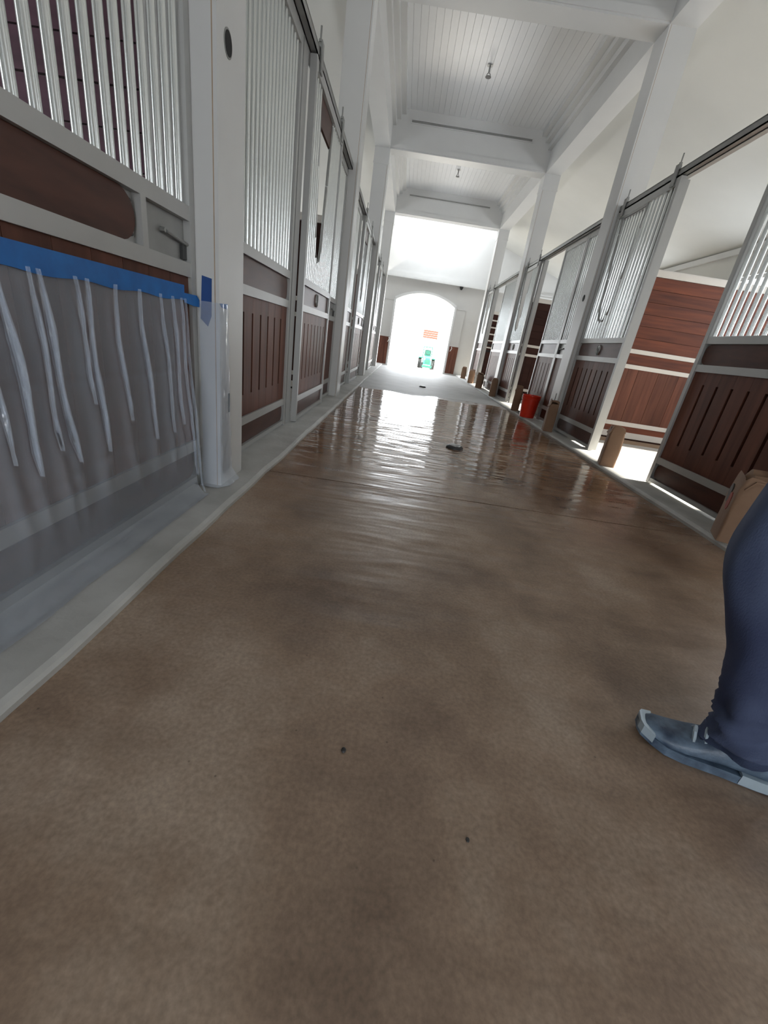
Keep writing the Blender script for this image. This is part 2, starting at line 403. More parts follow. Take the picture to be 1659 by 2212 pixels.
# roof above the beams keeps the attic dark
rf = MB().box(OL - .2, PLX, Y0, YE + .2, 5.5, 5.6).box(PRX, OR + .2, Y0, YE + .2, 5.5, 5.6)
struct(rf.build('roof', WHITE))
# linear air slots on the beam faces
for y, lab in ((PY[2], 'long dark air slot on the nearer coffer beam'), (PY[3], 'long dark air slot on the coffer beam closest to the end wall')):
    t = thing('air_vent', lab, 'vent', (.69, y - .02, 4.90))
    MB().box(-.52, 1.88, y - .022, y, 4.865, 4.88).box(-.52, 1.88, y - .022, y, 4.92, 4.935).box(-.54, -.52, y - .022, y, 4.865, 4.935).box(1.88, 1.90, y - .022, y, 4.865, 4.935).build('frame', WHITE, t)
    MB().box(-.52, 1.88, y - .006, y - .001, 4.88, 4.92).build('slot', STEEL, t)

# pillars
PLAB = {(0, -1): 'white pillar wrapped in plastic with blue tape, nearest the camera', (1, -1): 'white pillar at the far end of the closed grille door beside the plastic sheeting',
        (2, -1): 'white pillar, third along the plastic sheeting side', (3, -1): 'white pillar closest to the end wall on the plastic sheeting side',
        (0, 1): 'white pillar beside the nearest paper sack', (1, 1): 'white pillar between the open stall and the red bucket',
        (2, 1): 'white pillar just beyond the red bucket stall', (3, 1): 'white pillar closest to the end wall on the paper sack side'}
for i, y in enumerate(PY):
    for s_ in (-1, 1):
        x0, x1 = (PLX - .30, PLX) if s_ < 0 else (PRX, PRX + .30)
        a = 1 if s_ < 0 else -1
        xe = x1 if s_ < 0 else x0
        p = thing('pillar', PLAB[(i, s_)], 'pillar', ((x0 + x1) / 2, y + PW / 2, CZ)); p['kind'] = 'structure'
        MB().box(xe - a * .022, xe - a * PW, y, y + PW, CZ, ZB).build('shaft', WHITE, p)
        MB().box(xe - a * .017, xe, y - .001, y + PW + .001, CZ, ZB).build('face_board', WHITE, p)
        MB().box(xe - a * .022, xe - a * .017, y + .0, y + PW, CZ, ZB).build('raw_edge', TANEDGE, p)
        if i >= 2:
            MB().box(x0 - .012, x1 + .012, y - .012, y + PW + .012, 4.16, 4.19).box(x0 - .006, x1 + .006, y - .008, y + PW + .008, 4.19, ZB).build('capital', WHITE, p)
        if (i, s_) == (0, -1):
            m = MB(); m.disc((PLX, 2.205, 1.895), 'x', .040, .040, .003, 20, 1.15); m.build('outlet_ring', STEEL, p)
            m = MB(); m.disc((PLX + .001, 2.205, 1.895), 'x', .034, .034, .0035, 20, 1.15); m.build('outlet_hole', BLACK, p)
            MB().box(PLX, PLX + .003, 2.200, 2.216, .425, .523).build('latch_slot', BLACK, p)
        if (i, s_) == (1, 1):
            m = MB(); m.disc((PRX, 6.34, 1.80), 'x', .034, .034, -.0035, 16, 1.2); m.build('outlet_hole', BLACK, p)
            MB().box(PRX - .003, PRX, 6.29, 6.305, .42, .55).build('latch_slot', BLACK, p)

# ---------------------------------------------------------------- stall fronts
bar_me = MB().disc((0, 0, 0), 'z', .0140, .0140, 1.0, 12).mesh('bar', BAR, Vector(), True)
bar_me.set_sharp_from_angle(angle=math.radians(50))
ROWS = dict(bot=(.062, .095), low=(.235, .29), mid=(1.03, 1.085), sill=(1.243, 1.298), top=(2.66, 2.73))
def side_fn(side):
    X = XL if side < 0 else XR
    a = 1 if side < 0 else -1
    return lambda u: X + a * u
def panel(t, side, y0, y1, u=0.0, slots=True, latch=False, latch_at=None, yoke=None, rounded=True, emblem=False, gusset=True, oval=False, bars=True):
    fx = side_fn(side)
    sw = .042
    for a in (y0, y1 - sw): MB().box(fx(u), fx(u + .05), a, a + sw, CZ + .005, 2.73).build('stile', FRAME, t)
    for nm in ('bot', 'low', 'mid', 'sill', 'top'):
        z0, z1 = ROWS[nm]; MB().box(fx(u + .002), fx(u + .048), y0 + sw, y1 - sw, z0, z1).build('rail', FRAME, t)
    a, b = y0 + sw, y1 - sw
    pr = lambda p, q, d: (fx(d), p, q)
    # main panel of tongue and groove planks, with long slots cut between them
    n = max(2, round((b - a) / .155)); pw = (b - a) / n; z0, z1 = ROWS['low'][1], ROWS['mid'][0]
    h = .013
    for i in range(n):
        ya, yb = a + i * pw, a + (i + 1) * pw
        l, r = (h if i else 0, h if i < n - 1 else 0)
        if slots:
            poly = [(ya + .0008, z0), (yb - .0008, z0), (yb - .0008, .43), (yb - r, .43), (yb - r, .935), (yb - .0008, .935), (yb - .0008, z1), (ya + .0008, z1), (ya + .0008, .935), (ya + l, .935), (ya + l, .43), (ya + .0008, .43)]
        else: poly = [(ya + .001, z0), (yb - .001, z0), (yb - .001, z1), (ya + .001, z1)]
        MB().prism(poly, pr, u + .010, u + .034).build('plank', WOOD, t)
    MB().box(fx(u + .004), fx(u + .0085), a, b, z0, z1).build('slot_backing', BLACK, t)
    r = .055 if rounded else .004
    zu = (ROWS['mid'][1], ROWS['sill'][0])
    aB, bB = a, b
    if latch_at:
        MB().box(fx(u + .002), fx(u + .048), latch_at, latch_at + .034, *zu).build('stile', FRAME, t)
        a = latch_at + .034
    if latch or latch_at:
        MB().box(fx(u + .012), fx(u + .020), a, b, *zu).build('latch_plate', STEEL, t)
        ym = b - .05
        m = MB(); m.tube([(fx(u + .035), ym - .12, 1.17), (fx(u + .035), b, 1.155)], .007, 8); m.disc((fx(u + .02), ym - .13, 1.172), 'x', .011, .008, .018 * (1 if side < 0 else -1), 10)
        m.build('latch_bolt', STEEL, t)
        MB().box(fx(u + .02), fx(u + .032), b - .035, b, 1.095, 1.15).build('latch_keeper', DARK, t)
        a = aB
    if latch_at: b = latch_at
    if not latch:
        if gusset: MB().box(fx(u + .010), fx(u + .016), a, b, *zu).build('corner_plate', FRAME, t)
        poly = rrect(a + .004, b - .004, zu[0] + .002, zu[1] - .002, r)
        if oval:
            poly = [(y, z) for y, z in poly if y < b - .12] 
            c_, rz = (zu[0] + zu[1]) / 2, (zu[1] - zu[0]) / 2 - .001
            poly = [(a + .01, zu[0] + .001), (b - .10, zu[0] + .001)] + [(b - .10 + .088 * math.cos(q), c_ + rz * math.sin(q)) for q in [math.radians(-80 + 16 * j) for j in range(11)]] + [(b - .10, zu[1] - .001), (a + .01, zu[1] - .001)]
            for z in (1.115, 1.215):
                m = MB(); m.disc((fx(u + .016), b - .022, z), 'x', .008, .006, .008 * (1 if side < 0 else -1), 8); m.build('bolt', DARK, t)
        MB().prism(poly, pr, u + .016, u + .030).build('upper_board', WOODD, t)
    a, b = aB, bB
    zl = (ROWS['bot'][1], ROWS['low'][0])
    MB().box(fx(u + .010), fx(u + .016), a, b, *zl).build('corner_plate', FRAME, t)
    MB().prism(rrect(a + .004, b - .004, zl[0] + .002, zl[1] - .002, r), pr, u + .016, u + .030).build('bottom_board', WOODD, t)
    # grille bars, cut back where the yoke opening is
    nb = max(2, round((b - a) / .071)); d = (b - a) / nb
    def yz(y):
        q = abs(y - yoke)
        if q >= .285: return None
        if q > .15: return 1.75 + (q - .15) / .135 * (2.66 - 1.75)
        return 1.75 - .26 * math.sqrt(max(0, 1 - (q / .15) ** 2))
    if bars:
        for i in range(nb):
            y = a + (i + .5) * d; zt = ROWS['top'][0]
            if yoke is not None:
                q = yz(y)
                if q is not None: zt = q - .002
            share('bar', bar_me, t, (fx(u + .025), y, ROWS['sill'][1]), (1, 1, zt - ROWS['sill'][1]))
    if yoke is not None:
        pts = [(yoke - .285, 2.66), (yoke - .15, 1.75)] + [(yoke + .15 * math.cos(math.radians(q)), 1.75 + .26 * math.sin(math.radians(q))) for q in range(195, 346, 15)] + [(yoke + .15, 1.75), (yoke + .285, 2.66)]
        MB().tube([(fx(u + .025), p, q) for p, q in pts], .013, 10).build('yoke_bar', STEEL, t, True)
    if emblem:
        yc = (a + b) / 2; s_ = 1 if side < 0 else -1
        m = MB(); m.disc((fx(u + .030), yc, 1.164), 'x', .040, .036, .008 * s_, 20, 1.55)
        e = m.build('emblem', BAR, t, True)
        ring = [(fx(u + .039), yc + .036 * math.cos(q * math.tau / 20), 1.164 + .056 * math.sin(q * math.tau / 20)) for q in range(21)]
        m = MB(); m.tube(ring, .005, 6); m.build('emblem_rim', STEEL, e, True)
        m = MB(); m.tube([(fx(u + .040), yc - .012, 1.125), (fx(u + .042), yc + .006, 1.150), (fx(u + .042), yc - .004, 1.178), (fx(u + .041), yc + .010, 1.198)], [.010, .009, .010, .004], 6); m.build('emblem_relief', STEEL, e, True)
def hangers(t, side, y0, y1, u):
    fx = side_fn(side); s_ = 1 if side < 0 else -1
    for y in (y0 + .12, y1 - .12):
        h = MB().box(fx(u + .052), fx(u + .062), y - .03, y + .03, 2.67, 2.85).build('hanger', STEEL, t)
        m = MB(); m.disc((fx(u + .040), y, 2.85), 'z', .007, .007, .09, 8); m.disc((fx(u + .040), y, 2.85), 'z', .016, .016, .016, 6); m.build('hanger_bolt', STEEL, h)
        m = MB(); m.disc((fx(u + .030), y, 2.83), 'x', .023, .023, .022 * s_, 14); m.build('hanger_wheel', STEEL, h, True)
def track(t, side, y0, y1):
    fx = side_fn(side)
    MB().box(fx(.0), fx(.045), y0, y1, 2.735, 2.775).build('header', FRAME, t)
    MB().box(fx(.05), fx(.10), y0, y1, 2.74, 2.752).box(fx(.095), fx(.10), y0, y1, 2.74, 2.80).box(fx(.05), fx(.055), y0, y1, 2.74, 2.80).box(fx(.05), fx(.10), y0, y1, 2.795, 2.805).build('track', STEEL, t)
def jamb(t, side, y0, y1):
    fx = side_fn(side)
    MB().box(fx(-.03), fx(.045), y0, y1, CZ, 2.735).build('jamb', FRAME, t)

def track_thing(side, y0, y1, lab):
    t = thing('door_track', lab, 'door track', (side_fn(side)(.05), (y0 + y1) / 2, 2.73)); track(t, side, y0, y1)
def front(side, y0, y1, lab, **kw):
    t = thing('latch_panel' if kw.get('latch') else 'stall_panel', lab, 'stall panel', (XL if side < 0 else XR, (y0 + y1) / 2, CZ))
    panel(t, side, y0, y1, **kw); return t
def door(side, y0, y1, lab, u=.055, **kw):
    d = thing('sliding_door', lab, 'stall door', (XL if side < 0 else XR, (y0 + y1) / 2, CZ))
    panel(d, side, y0, y1, u, **kw); hangers(d, side, y0, y1, .055); return d
def post(side, y0, y1, lab):
    t = thing('door_post', lab, 'door post', (side_fn(side)(0), (y0 + y1) / 2, CZ)); jamb(t, side, y0, y1)
NTH = ['', 'first bay past the taped pillar', 'second bay past the taped pillar', 'third bay past the taped pillar']
for i, (a, b) in enumerate(BAYS):
    if i == 0:
        track_thing(-1, a, b, 'silver door track above the plastic sheeting')
        door(-1, .16, b - .005, 'silver grille door with rounded brown board and bare steel latch plate, plastic hanging over it', .012, slots=False, oval=True, latch_at=1.70)
    else:
        o = a - 2.40
        track_thing(-1, a, b, 'silver door track on the closed side, ' + NTH[i])
        front(-1, a, 3.80 + o, 'silver grille panel over slotted brown boards, ' + NTH[i])
        post(-1, 3.85 + o, 3.985 + o, 'slim silver post between grille panel and closed door, ' + NTH[i])
        d = door(-1, 4.00 + o, 5.36 + o, 'closed silver grille door with oval emblem and yoke opening, ' + NTH[i], yoke=4.575 + o, emblem=True, rounded=False)
        MB().box(XL + .06, XL + .08, 4.31 + o, 4.84 + o, 2.46, 2.655).build('header_board', WOODD, d)
        front(-1, 5.42 + o, b - .005, 'narrow silver latch panel beyond the closed door, ' + NTH[i], slots=False, latch=True, rounded=False)
front(-1, 15.06, 16.9, 'last silver grille panel before the end wall, on the plastic sheeting side', rounded=False)
track_thing(1, 2.40, 6.20, 'silver door track over the brightly lit open stall')
front(1, 2.42, 3.76, 'big silver grille panel with rounded brown boards behind the largest paper sack')
post(1, 5.02, 5.14, 'slim silver post at the brightly lit stall opening')
front(1, 5.5, 6.195, 'narrow silver latch panel hidden behind the slid open door of the brightly lit stall', slots=False, latch=True, rounded=False)
door(1, 4.94, 6.19, 'silver grille door with yoke and emblem slid open beside the brightly lit stall', yoke=5.78, emblem=True)
track_thing(1, 6.50, 10.40, 'silver door track over the dark stall past the red bucket')
front(1, 6.505, 7.17, 'narrow silver latch panel behind the red bucket', slots=False, latch=True, rounded=False)
front(1, 7.18, 8.10, 'silver grille panel over slotted boards between the red bucket and the dark opening', rounded=False)
post(1, 9.22, 9.33, 'slim dark shaded post at the dark stall opening past the red bucket')
door(1, 9.34, 10.39, 'silver grille door slid open beside the dark stall past the red bucket', yoke=10.05, emblem=True, rounded=False)
track_thing(1, 10.70, 14.75, 'silver door track over the far open stall with ladder like channels')
front(1, 10.705, 12.50, 'silver grille panel just before the far open stall with ladder like channels', rounded=False)
post(1, 13.7, 13.77, 'slim silver post at the far open stall with ladder like channels')
door(1, 13.78, 14.74, 'silver grille door slid open beyond the far open stall with ladder like channels', yoke=14.3, rounded=False)
front(1, 15.06, 15.9, 'last silver grille panel before the end wall, on the paper sack side', rounded=False)

# ---------------------------------------------------------------- stall partitions, plank by plank
def partition(side, yc, lab, ladder=False, woods=(WOOD, WOODH), core=WOODD, gap=.002):
    W1, W2 = woods
    x0, x1 = (2.60, OR - .01) if side > 0 else (OL + .01, PLX - .31)
    t = thing('stall_partition', lab, 'partition', ((x0 + x1) / 2, yc, CZ))
    yf = yc - .05
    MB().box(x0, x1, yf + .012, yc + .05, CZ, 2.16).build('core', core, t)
    MB().box(x0, x1, yc - .08, yc + .08, 2.16, 2.235).box(x0, x1, yc - .055, yc + .055, 2.235, 2.25).build('cap', STRINGER, t)
    st = [(1.225, 1.28), (1.025, 1.08), (.24, .30), (CZ + .03, .155)]
    if ladder: st = [(1.96, 2.0), (1.75, 1.79), (1.55, 1.59), (1.35, 1.39), (1.14, 1.18), (.24, .30), (CZ + .03, .155)]
    for z0, z1 in st: MB().box(x0, x1, yf - .022, yf + .012, z0, z1).build('stringer', STRINGER, t)
    n = 6; z0, z1 = 1.28, 2.158
    hm = MB().box(0, x1 - x0, 0, .022, gap, (z1 - z0) / n - gap).mesh('plank', W2, Vector(), False)
    for i in range(n): share('plank', hm, t, (x0, yf - .010 - .003 * (i % 2), z0 + i * (z1 - z0) / n))
    hm = MB().box(0, x1 - x0, 0, .022, .002, .143).mesh('plank', W2, Vector(), False); share('plank', hm, t, (x0, yf - .010, 1.08))
    n = round((x1 - x0) / .145); d = (x1 - x0) / n
    vm = MB().box(.0015, d - .0015, 0, .022, .30, 1.025).mesh('plank', W1, Vector(), False)
    vb = MB().box(.0015, d - .0015, 0, .022, .155, .24).mesh('plank', W1, Vector(), False)
    for i in range(n):
        share('plank', vm, t, (x0 + i * d, yf - .010 - .002 * (i % 2), 0))
    hm = MB().box(0, x1 - x0, 0, .022, .155, .24).mesh('plank', W2, Vector(), False); share('plank', hm, t, (x0, yf - .010, 0))
partition(1, 6.35, 'red brown plank partition with cream channels in the brightly lit open stall')
partition(1, 10.55, 'shade-darkened plank partition seen through the open stall past the red bucket', woods=(WOODSHADE, WOODSHADE), core=BLACK)
partition(1, 14.90, 'shade-darkened plank partition with many cream channels in the far open stall', True, woods=(WOODSHADE, WOODSHADE), core=BLACK)
partition(-1, 2.30, 'purple brown plank partition seen through the grille above the blue tape', woods=(WOODP, WOODP), core=STRINGER, gap=.004)
partition(-1, 6.35, 'shade-darkened plank partition seen through the yoke opening of the closed door', woods=(WOODSHADE, WOODSHADE), core=BLACK)
partition(-1, 10.55, 'plank partition hidden behind the second bay of closed grilles')
struct(box('floor_strip', MATTAN, None, 2.72, OR, 5.95, 6.28, CZ - .002, CZ + .006))

# ---------------------------------------------------------------- end wall door leaves, camera, sprinklers
for x0, x1, lab, hx in ((-1.0, AX0 - .075, 'brown and grey barn door leaf at the arch, plastic sheeting side', AX0 - .11), (AX1 + .075, 2.06, 'brown and grey barn door leaf at the arch, paper sack side', AX1 + .12)):
    t = thing('barn_door_leaf', lab, 'door', ((x0 + x1) / 2, YE - .05, 0.02))
    n = 3; d = (x1 - x0) / n
    for i in range(n): MB().box(x0 + i * d + .002, x0 + (i + 1) * d - .002, YE - .05, YE - .02, .05, 1.04).build('plank', WOOD, t)
    for z0, z1 in ((1.04, 1.12), (2.32, 2.38), (.0, .05)): MB().box(x0, x1, YE - .055, YE - .005, z0, z1).build('rail', GREYWALL, t)
    MB().box(x0, x1, YE - .04, YE - .02, 1.12, 2.32).build('upper_panel', GREYWALL, t)
    MB().tube([(hx, YE - .055, .86), (hx + .02, YE - .09, .90), (hx + .05, YE - .09, .97), (hx + .03, YE - .055, 1.02)], .013, 8).build('handle', WHITE, t, True)
t = thing('security_camera', 'small dark dome camera under the ledge of the end wall', 'camera', (1.74, YE - .1, 3.05))
MB().box(1.68, 1.80, YE - .12, YE, 3.04, 3.075).build('bracket', DARK, t)
MB().disc((1.74, YE - .09, 2.97), 'z', .03, .065, .075, 14).build('dome', BLACK, t, True)
for x, y, lab in ((.668, 8.70, 'small dark sprinkler head hanging from the nearer coffer'), (.68, 12.9, 'small sprinkler head hanging from the coffer closest to the end wall')):
    t = thing('sprinkler', lab, 'sprinkler', (x, y, ZC))
    MB().disc((x, y, ZC - .012), 'z', .045, .03, .012, 14).build('escutcheon', STEEL, t)
    MB().disc((x, y, ZC - .10), 'z', .014, .014, .09, 10).build('pipe', STEEL, t)
    m = MB(); m.disc((x, y, ZC - .15), 'z', .045, .045, .006, 14); m.tube([(x - .02, y, ZC - .148), (x - .028, y, ZC - .12), (x - .012, y, ZC - .098)], .005, 6); m.tube([(x + .02, y, ZC - .148), (x + .028, y, ZC - .12), (x + .012, y, ZC - .098)], .005, 6)
    m.build('deflector', DARK, t)
# floor drains
for x, y, lab, s_ in ((.655, 4.12, 'dark domed floor drain cover standing in the wet brown coat', 1.0), (.57, 10.2, 'small dark floor drain cover on the dry pale slab', .9)):
    t = thing('floor_drain', lab, 'drain', (x, y, 0))
    MB().rings([[(x + r * s_ * math.cos(k * math.tau / 20), y + r * s_ * math.sin(k * math.tau / 20), z) for k in range(20)] for r, z in ((.088, .0), (.086, .014), (.070, .026), (.03, .031))]).build('cover', DARK, t, True)
    MB().rings([[(x + r * s_ * math.cos(k * math.tau / 20), y + r * s_ * math.sin(k * math.tau / 20), z) for k in range(20)] for r, z in ((.060, .0285), (.058, .034), (.02, .037))]).build('cap', STEEL, t, True)

# ---------------------------------------------------------------- plastic sheeting and tape
def film_sheet():
    t = thing('plastic_sheet', 'clear plastic sheet hanging from blue tape over the stall door', 'plastic sheet', (-1.0, 1.1, CZ))
    rnd = random.Random(3)
    folds = [(.34, .42, .012), (.60, .45, .010), (.83, .44, .011), (.965, .47, .006), (1.045, .42, .013), (1.14, .47, .006), (1.176, .42, .012), (1.295, .58, .005), (1.33, .42, .010),
             (1.465, .50, .009), (1.61, .40, .010), (1.745, .40, .006), (1.83, .42, .007), (1.905, .16, .006), (1.932, .06, .005)]
    pleats = [f_[0] for f_ in folds]
    ny, nz = 260, 90; rows = []
    def wander(pc, v, k_): return pc + .006 * math.sin(v * 6 + k_ * 1.7) + .008 * math.sin(v * 15 + k_ * .9) * max(0, 1 - v) + .010 * v * math.sin(k_ * 2.3)
    def base_x(v): return -0.982 + .050 * (v / .86) ** 1.4 if v < .86 else -0.932 + .050 * (v - .86) / .14
    for j in range(nz + 1):
        v = j / nz; row = []
        for i in range(ny + 1):
            y = .2 + (1.945 - .2) * i / ny + .02 * v * math.sin(v * 7) * (i / ny) ** 6
            # hang from the tape, belly out, then spread over the curb
            if v < .86:
                q = v / .86; z = .965 - q * (.965 - .10); x = -0.982 + .050 * q ** 1.4
            else:
                q = (v - .86) / .14; z = .10 - .052 * min(1, q * 1.6); x = -0.932 + .050 * q
            f = 0
            for k_, pc in enumerate(pleats):
                c = wander(pc, v, k_)
                wd = .014 + .012 * v; am = .012 * min(1, v * 5) * (1 if v < .62 + .05 * math.sin(k_ * 3) else max(0, 1 - (v - .62) * 6))
                f += am * math.exp(-((y - c) / wd) ** 2)
            nz_ = min(1, v * 5) * (.006 * noise.noise((y * 5, v * 5, 1)) + (.0008 + .003 * max(0, v - .55)) * noise.noise((y * 30, v * 24, 5)))
            crease = -.004 * math.exp(-((v - .31) / .008) ** 2) - .004 * math.exp(-((v - .60 - .05 * math.sin(y * 3)) / .009) ** 2)
            edge_ = .03 * max(0, (i / ny - .93) / .07) * math.sin(v * 19)
            xx = x + f + nz_ + crease
            if v > .95: z = max(z, CZ + .006)
            row.append((xx, y + edge_ * .4, z))
        rows.append(row)
    MB().rings(rows, False, False, False).build('film', FILM, t, True, 179)
    # gathered folds: the film lies in several layers over itself, zigzag in section
    for k_, (pc, zb, wd) in enumerate(folds):
        fr_ = []; n = 40
        for j in range(n + 1):
            q = j / n; z = .940 + (zb - .940) * q; v = (.965 - z) / (.965 - .10) * .86
            w_ = wd * (.15 + .85 * min(1, q * 3.2)) * min(1, (1.02 - q) * 6) * (1 + .25 * math.sin(q * 9 + k_))
            c = wander(pc, v, k_); x = base_x(v) + .016
            fr_.append([(x + .0022 * i + .003 * noise.noise((k_, q * 6, i)), c + (w_ if i % 2 else -w_) * (1 - .09 * i) + .0015 * noise.noise((k_ * 3, q * 20, i)), z) for i in range(6)])
        MB().rings(fr_, False, False, False).build('gathered_fold', FILM, t, True, 179)
    m = MB(); n = 60; top = []; 
    for i in range(n):
        y0_, y1_ = .15 + (1.955 - .15) * i / n, .15 + (1.955 - .15) * (i + 1) / n
        x = XL + .0735
        zb0 = .930 - .004 * math.sin(y0_ * 22); zb1 = .930 - .004 * math.sin(y1_ * 22)
        m.prism([(y0_, zb0), (y1_, zb1), (y1_, .992), (y0_, .992)], lambda p, q, d: (d, p, q), x, x + .002)
    m.prism([(1.955, .925), (2.03, .917), (2.095, .915), (2.105, .938), (2.07, .962), (1.955, .962)], lambda p, q, d: (d, p, q), XL + .0735, XL + .0755)
    m.build('tape_strip', TAPE, t)
film_sheet()
def pillar_wrap():
    t = thing('plastic_wrap', 'clear plastic film stuck round the foot of the taped pillar', 'plastic sheet', (PLX, 2.15, CZ))
    rows = []; nz, n1, n2 = 70, 26, 16
    for j in range(nz + 1):
        v = j / nz; z = .945 - v * (.945 - .047); row = []
        for i in range(n1 + 1):      # near face, from the stall front to the corner
            x = -.975 + (PLX + .006 + .975) * i / n1
            row.append((x + .0, PY[0] - .010 - .006 * noise.noise((x * 14, z * 9, 2)) - .05 * max(0, v - .93) / .07, z))
        lim = 2.19 + .05 * v ** 2 + .010 * noise.noise((0, z * 14, 3))
        for i in range(1, n2 + 1):   # aisle face
            y = PY[0] - .008 + (lim - PY[0] + .008) * i / n2
            row.append((PLX + .008 + .006 * noise.noise((y * 30, z * 22, 8)) + .04 * max(0, v - .93) / .07, y, z))
        rows.append(row)
    MB().rings(rows, False, False, False).build('film', FILM, t, True, 179)
    MB().prism([(2.10, .945), (2.19, .948), (2.186, .925), (2.12, .93)], lambda p, q, d: (d, p, q), PLX + .001, PLX + .003).build('tape_strip', TAPE, t)
pillar_wrap()
m = MB(); m.prism([(-.962, 1.05), (-.917, 1.042), (-.921, .885), (-.938, .838), (-.972, .868)], lambda p, q, d: (p, d, q), PY[0] - .0035, PY[0] - .001)
tp = m.build('tape_piece', TAPED); tp['label'] = 'loose strip of dark blue tape stuck on the near face of the wrapped pillar'; tp['category'] = 'tape'

# ---------------------------------------------------------------- paper sacks, bucket
def sack(x, y, h, wx, wy, rot, lab, seed, prints=False, lean=0.0):
    t = thing('paper_sack', lab, 'paper sack', (x, y, CZ), 'brown paper sacks along the curb'); 
    rings = []; n = 32; ca, sa = math.cos(rot), math.sin(rot)
    for q in [0, .02, .08, .2, .35, .5, .65, .78, .88, .95, 1.0]:
        ring = []
        pinch = 1 - .15 * max(0, (q - .7) / .3) ** 1.5
        for k in range(n):
            a = k * math.tau / n; c, s_ = math.cos(a), math.sin(a)
            e = .24
            px = wx / 2 * math.copysign(abs(c) ** e, c); py = wy / 2 * math.copysign(abs(s_) ** e, s_) * pinch
            g = 1 + .05 * noise.noise((c * 2 + seed, s_ * 2, q * 4)) + .02 * noise.noise((c * 7 + seed, s_ * 7, q * 12))
            px, py = px * g * (1 - .08 * max(0, q - .6)), py * g
            zz = h * (q + (.07 * s_ + .16 * noise.noise((c * 1.5 + seed, s_ * 1.5, 9))) * max(0, q - .6) / .4)
            px += lean * q * h
            ring.append((x + px * ca - py * sa, y + px * sa + py * ca, CZ + .001 + zz))
        rings.append(ring)
    MB().rings(rings, True, True).build('bag', KRAFT, t, True, 30)
    # the mouth is rolled over into a flat flap
    a0 = Vector((x + lean * h, y, CZ + h)); ux = Vector((ca, sa, 0)); uy = Vector((-sa, ca, 0))
    m = MB(); r0 = []
    for i in range(13):
        s_ = -1 + i / 6; p = a0 + ux * (s_ * wx * .47)
        wv = .010 * math.sin(i * 1.3 + seed) + .03 * s_ * math.sin(seed)
        o1 = [(-.42, -.02), (-.40, .012), (-.1, .026), (.34, .022), (.56, -.05), (.53, -.055), (.32, .012), (0, .012), (-.3, .0)]
        r0.append([p + uy * (wy * c_) + Vector((0, 0, d_ + wv * (1 if d_ > 0 else .3))) for c_, d_ in o1])
    m.rings(r0); m.build('folded_top', KRAFT, t, True, 30)
    return t, ux, uy
t, ux, uy = sack(2.262, 2.50, .40, .24, .17, math.radians(62), 'largest brown paper sack, grey and red print, beside the person', 1.3, lean=.10)
c0 = Vector((2.262, 2.50, CZ + .27)) - uy * 0 
nrm = uy if uy.x < 0 else -uy
def decal(name, m_, s0, s1, z0, z1, nn, n=10):
    mb = MB(); ring = []
    out = []
    for k in range(n):
        a = k * math.tau / n; g = 1 + .25 * noise.noise((k * 1.7, z0 * 9, 0))
        p = Vector((2.262, 2.50, 0)) + ux * ((s0 + s1) / 2 + (s1 - s0) / 2 * g * math.cos(a)) + nrm * (.17 / 2 * .92 + .004)
        p.z = (z0 + z1) / 2 + (z1 - z0) / 2 * g * math.sin(a); p += ux * .10 * (p.z - CZ) ; out.append(p)
    mb.rings([[tuple(p) for p in out], [tuple(p + nrm * .006) for p in out]])
    mb.build(name, m_, t)
sgn = 1
decal('grey_print', PRINT1, .0, .075, .26, .38, nrm); decal('red_print', PRINT2, -.06, .02, .22, .34, nrm)
sack(2.262, 4.26, .37, .20, .15, math.radians(70), 'brown paper sack standing at the brightly lit stall opening', 3.1)
sack(2.205, 6.02, .39, .17, .13, math.radians(80), 'brown paper sack at the foot of the pillar before the red bucket', 5.7)
sack(2.225, 7.98, .40, .19, .14, math.radians(75), 'brown paper sack just behind the red bucket', 7.9)
sack(2.24, 10.25, .38, .20, .15, math.radians(80), 'brown paper sack at the pillar beyond the red bucket stall', 9.2)
sack(2.24, 12.2, .36, .24, .18, math.radians(75), 'brown paper sack in front of the far open stall, thicker of the distant sacks', 11.4)
sack(2.24, 13.75, .36, .24, .18, math.radians(75), 'brown paper sack, last but one before the end wall', 13.6)
sack(2.24, 15.6, .36, .20, .16, math.radians(75), 'brown paper sack closest to the end wall', 15.1)
bx, by = 2.25, 7.25
t = thing('bucket', 'red plastic bucket on the curb between two brown paper sacks', 'bucket', (bx, by, CZ))
prof = [(.118, 0), (.122, .02), (.142, .30), (.150, .302), (.152, .318), (.144, .320), (.146, .345), (.152, .350), (.152, .365), (.140, .365), (.118, .03), (.02, .028)]
MB().rings([[(bx + r * math.cos(k * math.tau / 28), by + r * math.sin(k * math.tau / 28), CZ + .001 + z) for k in range(28)] for r, z in prof]).build('shell', RED, t, True, 50)
MB().tube([(bx + .155 * math.cos(a), by + .155 * math.sin(a), CZ + .30 - .10 * math.sin((a - .5) / 2.4 * math.pi)) for a in [2.2 + .24 * i - 1.7 for i in range(11)]], .003, 6).build('handle', STEEL, t, True)

for px, py, r, lab in ((.001, .676, .006, 'tiny dark pebble alone on the dry part of the stained floor'), (.276, .522, .004, 'tiny dark pebble on the stained floor, closest to the camera')):
    m = MB(); m.rings([[(px + r * q * math.cos(k * math.tau / 10) * (1 + .3 * noise.noise((k, px * 9, 0))), py + 1.3 * r * q * math.sin(k * math.tau / 10), z * r) for k in range(10)] for q, z in ((.7, .05), (1, .5), (.75, 1.0), (.25, 1.2))])
    o = m.build('pebble', DARK, None, True); o['label'] = lab; o['category'] = 'pebble'
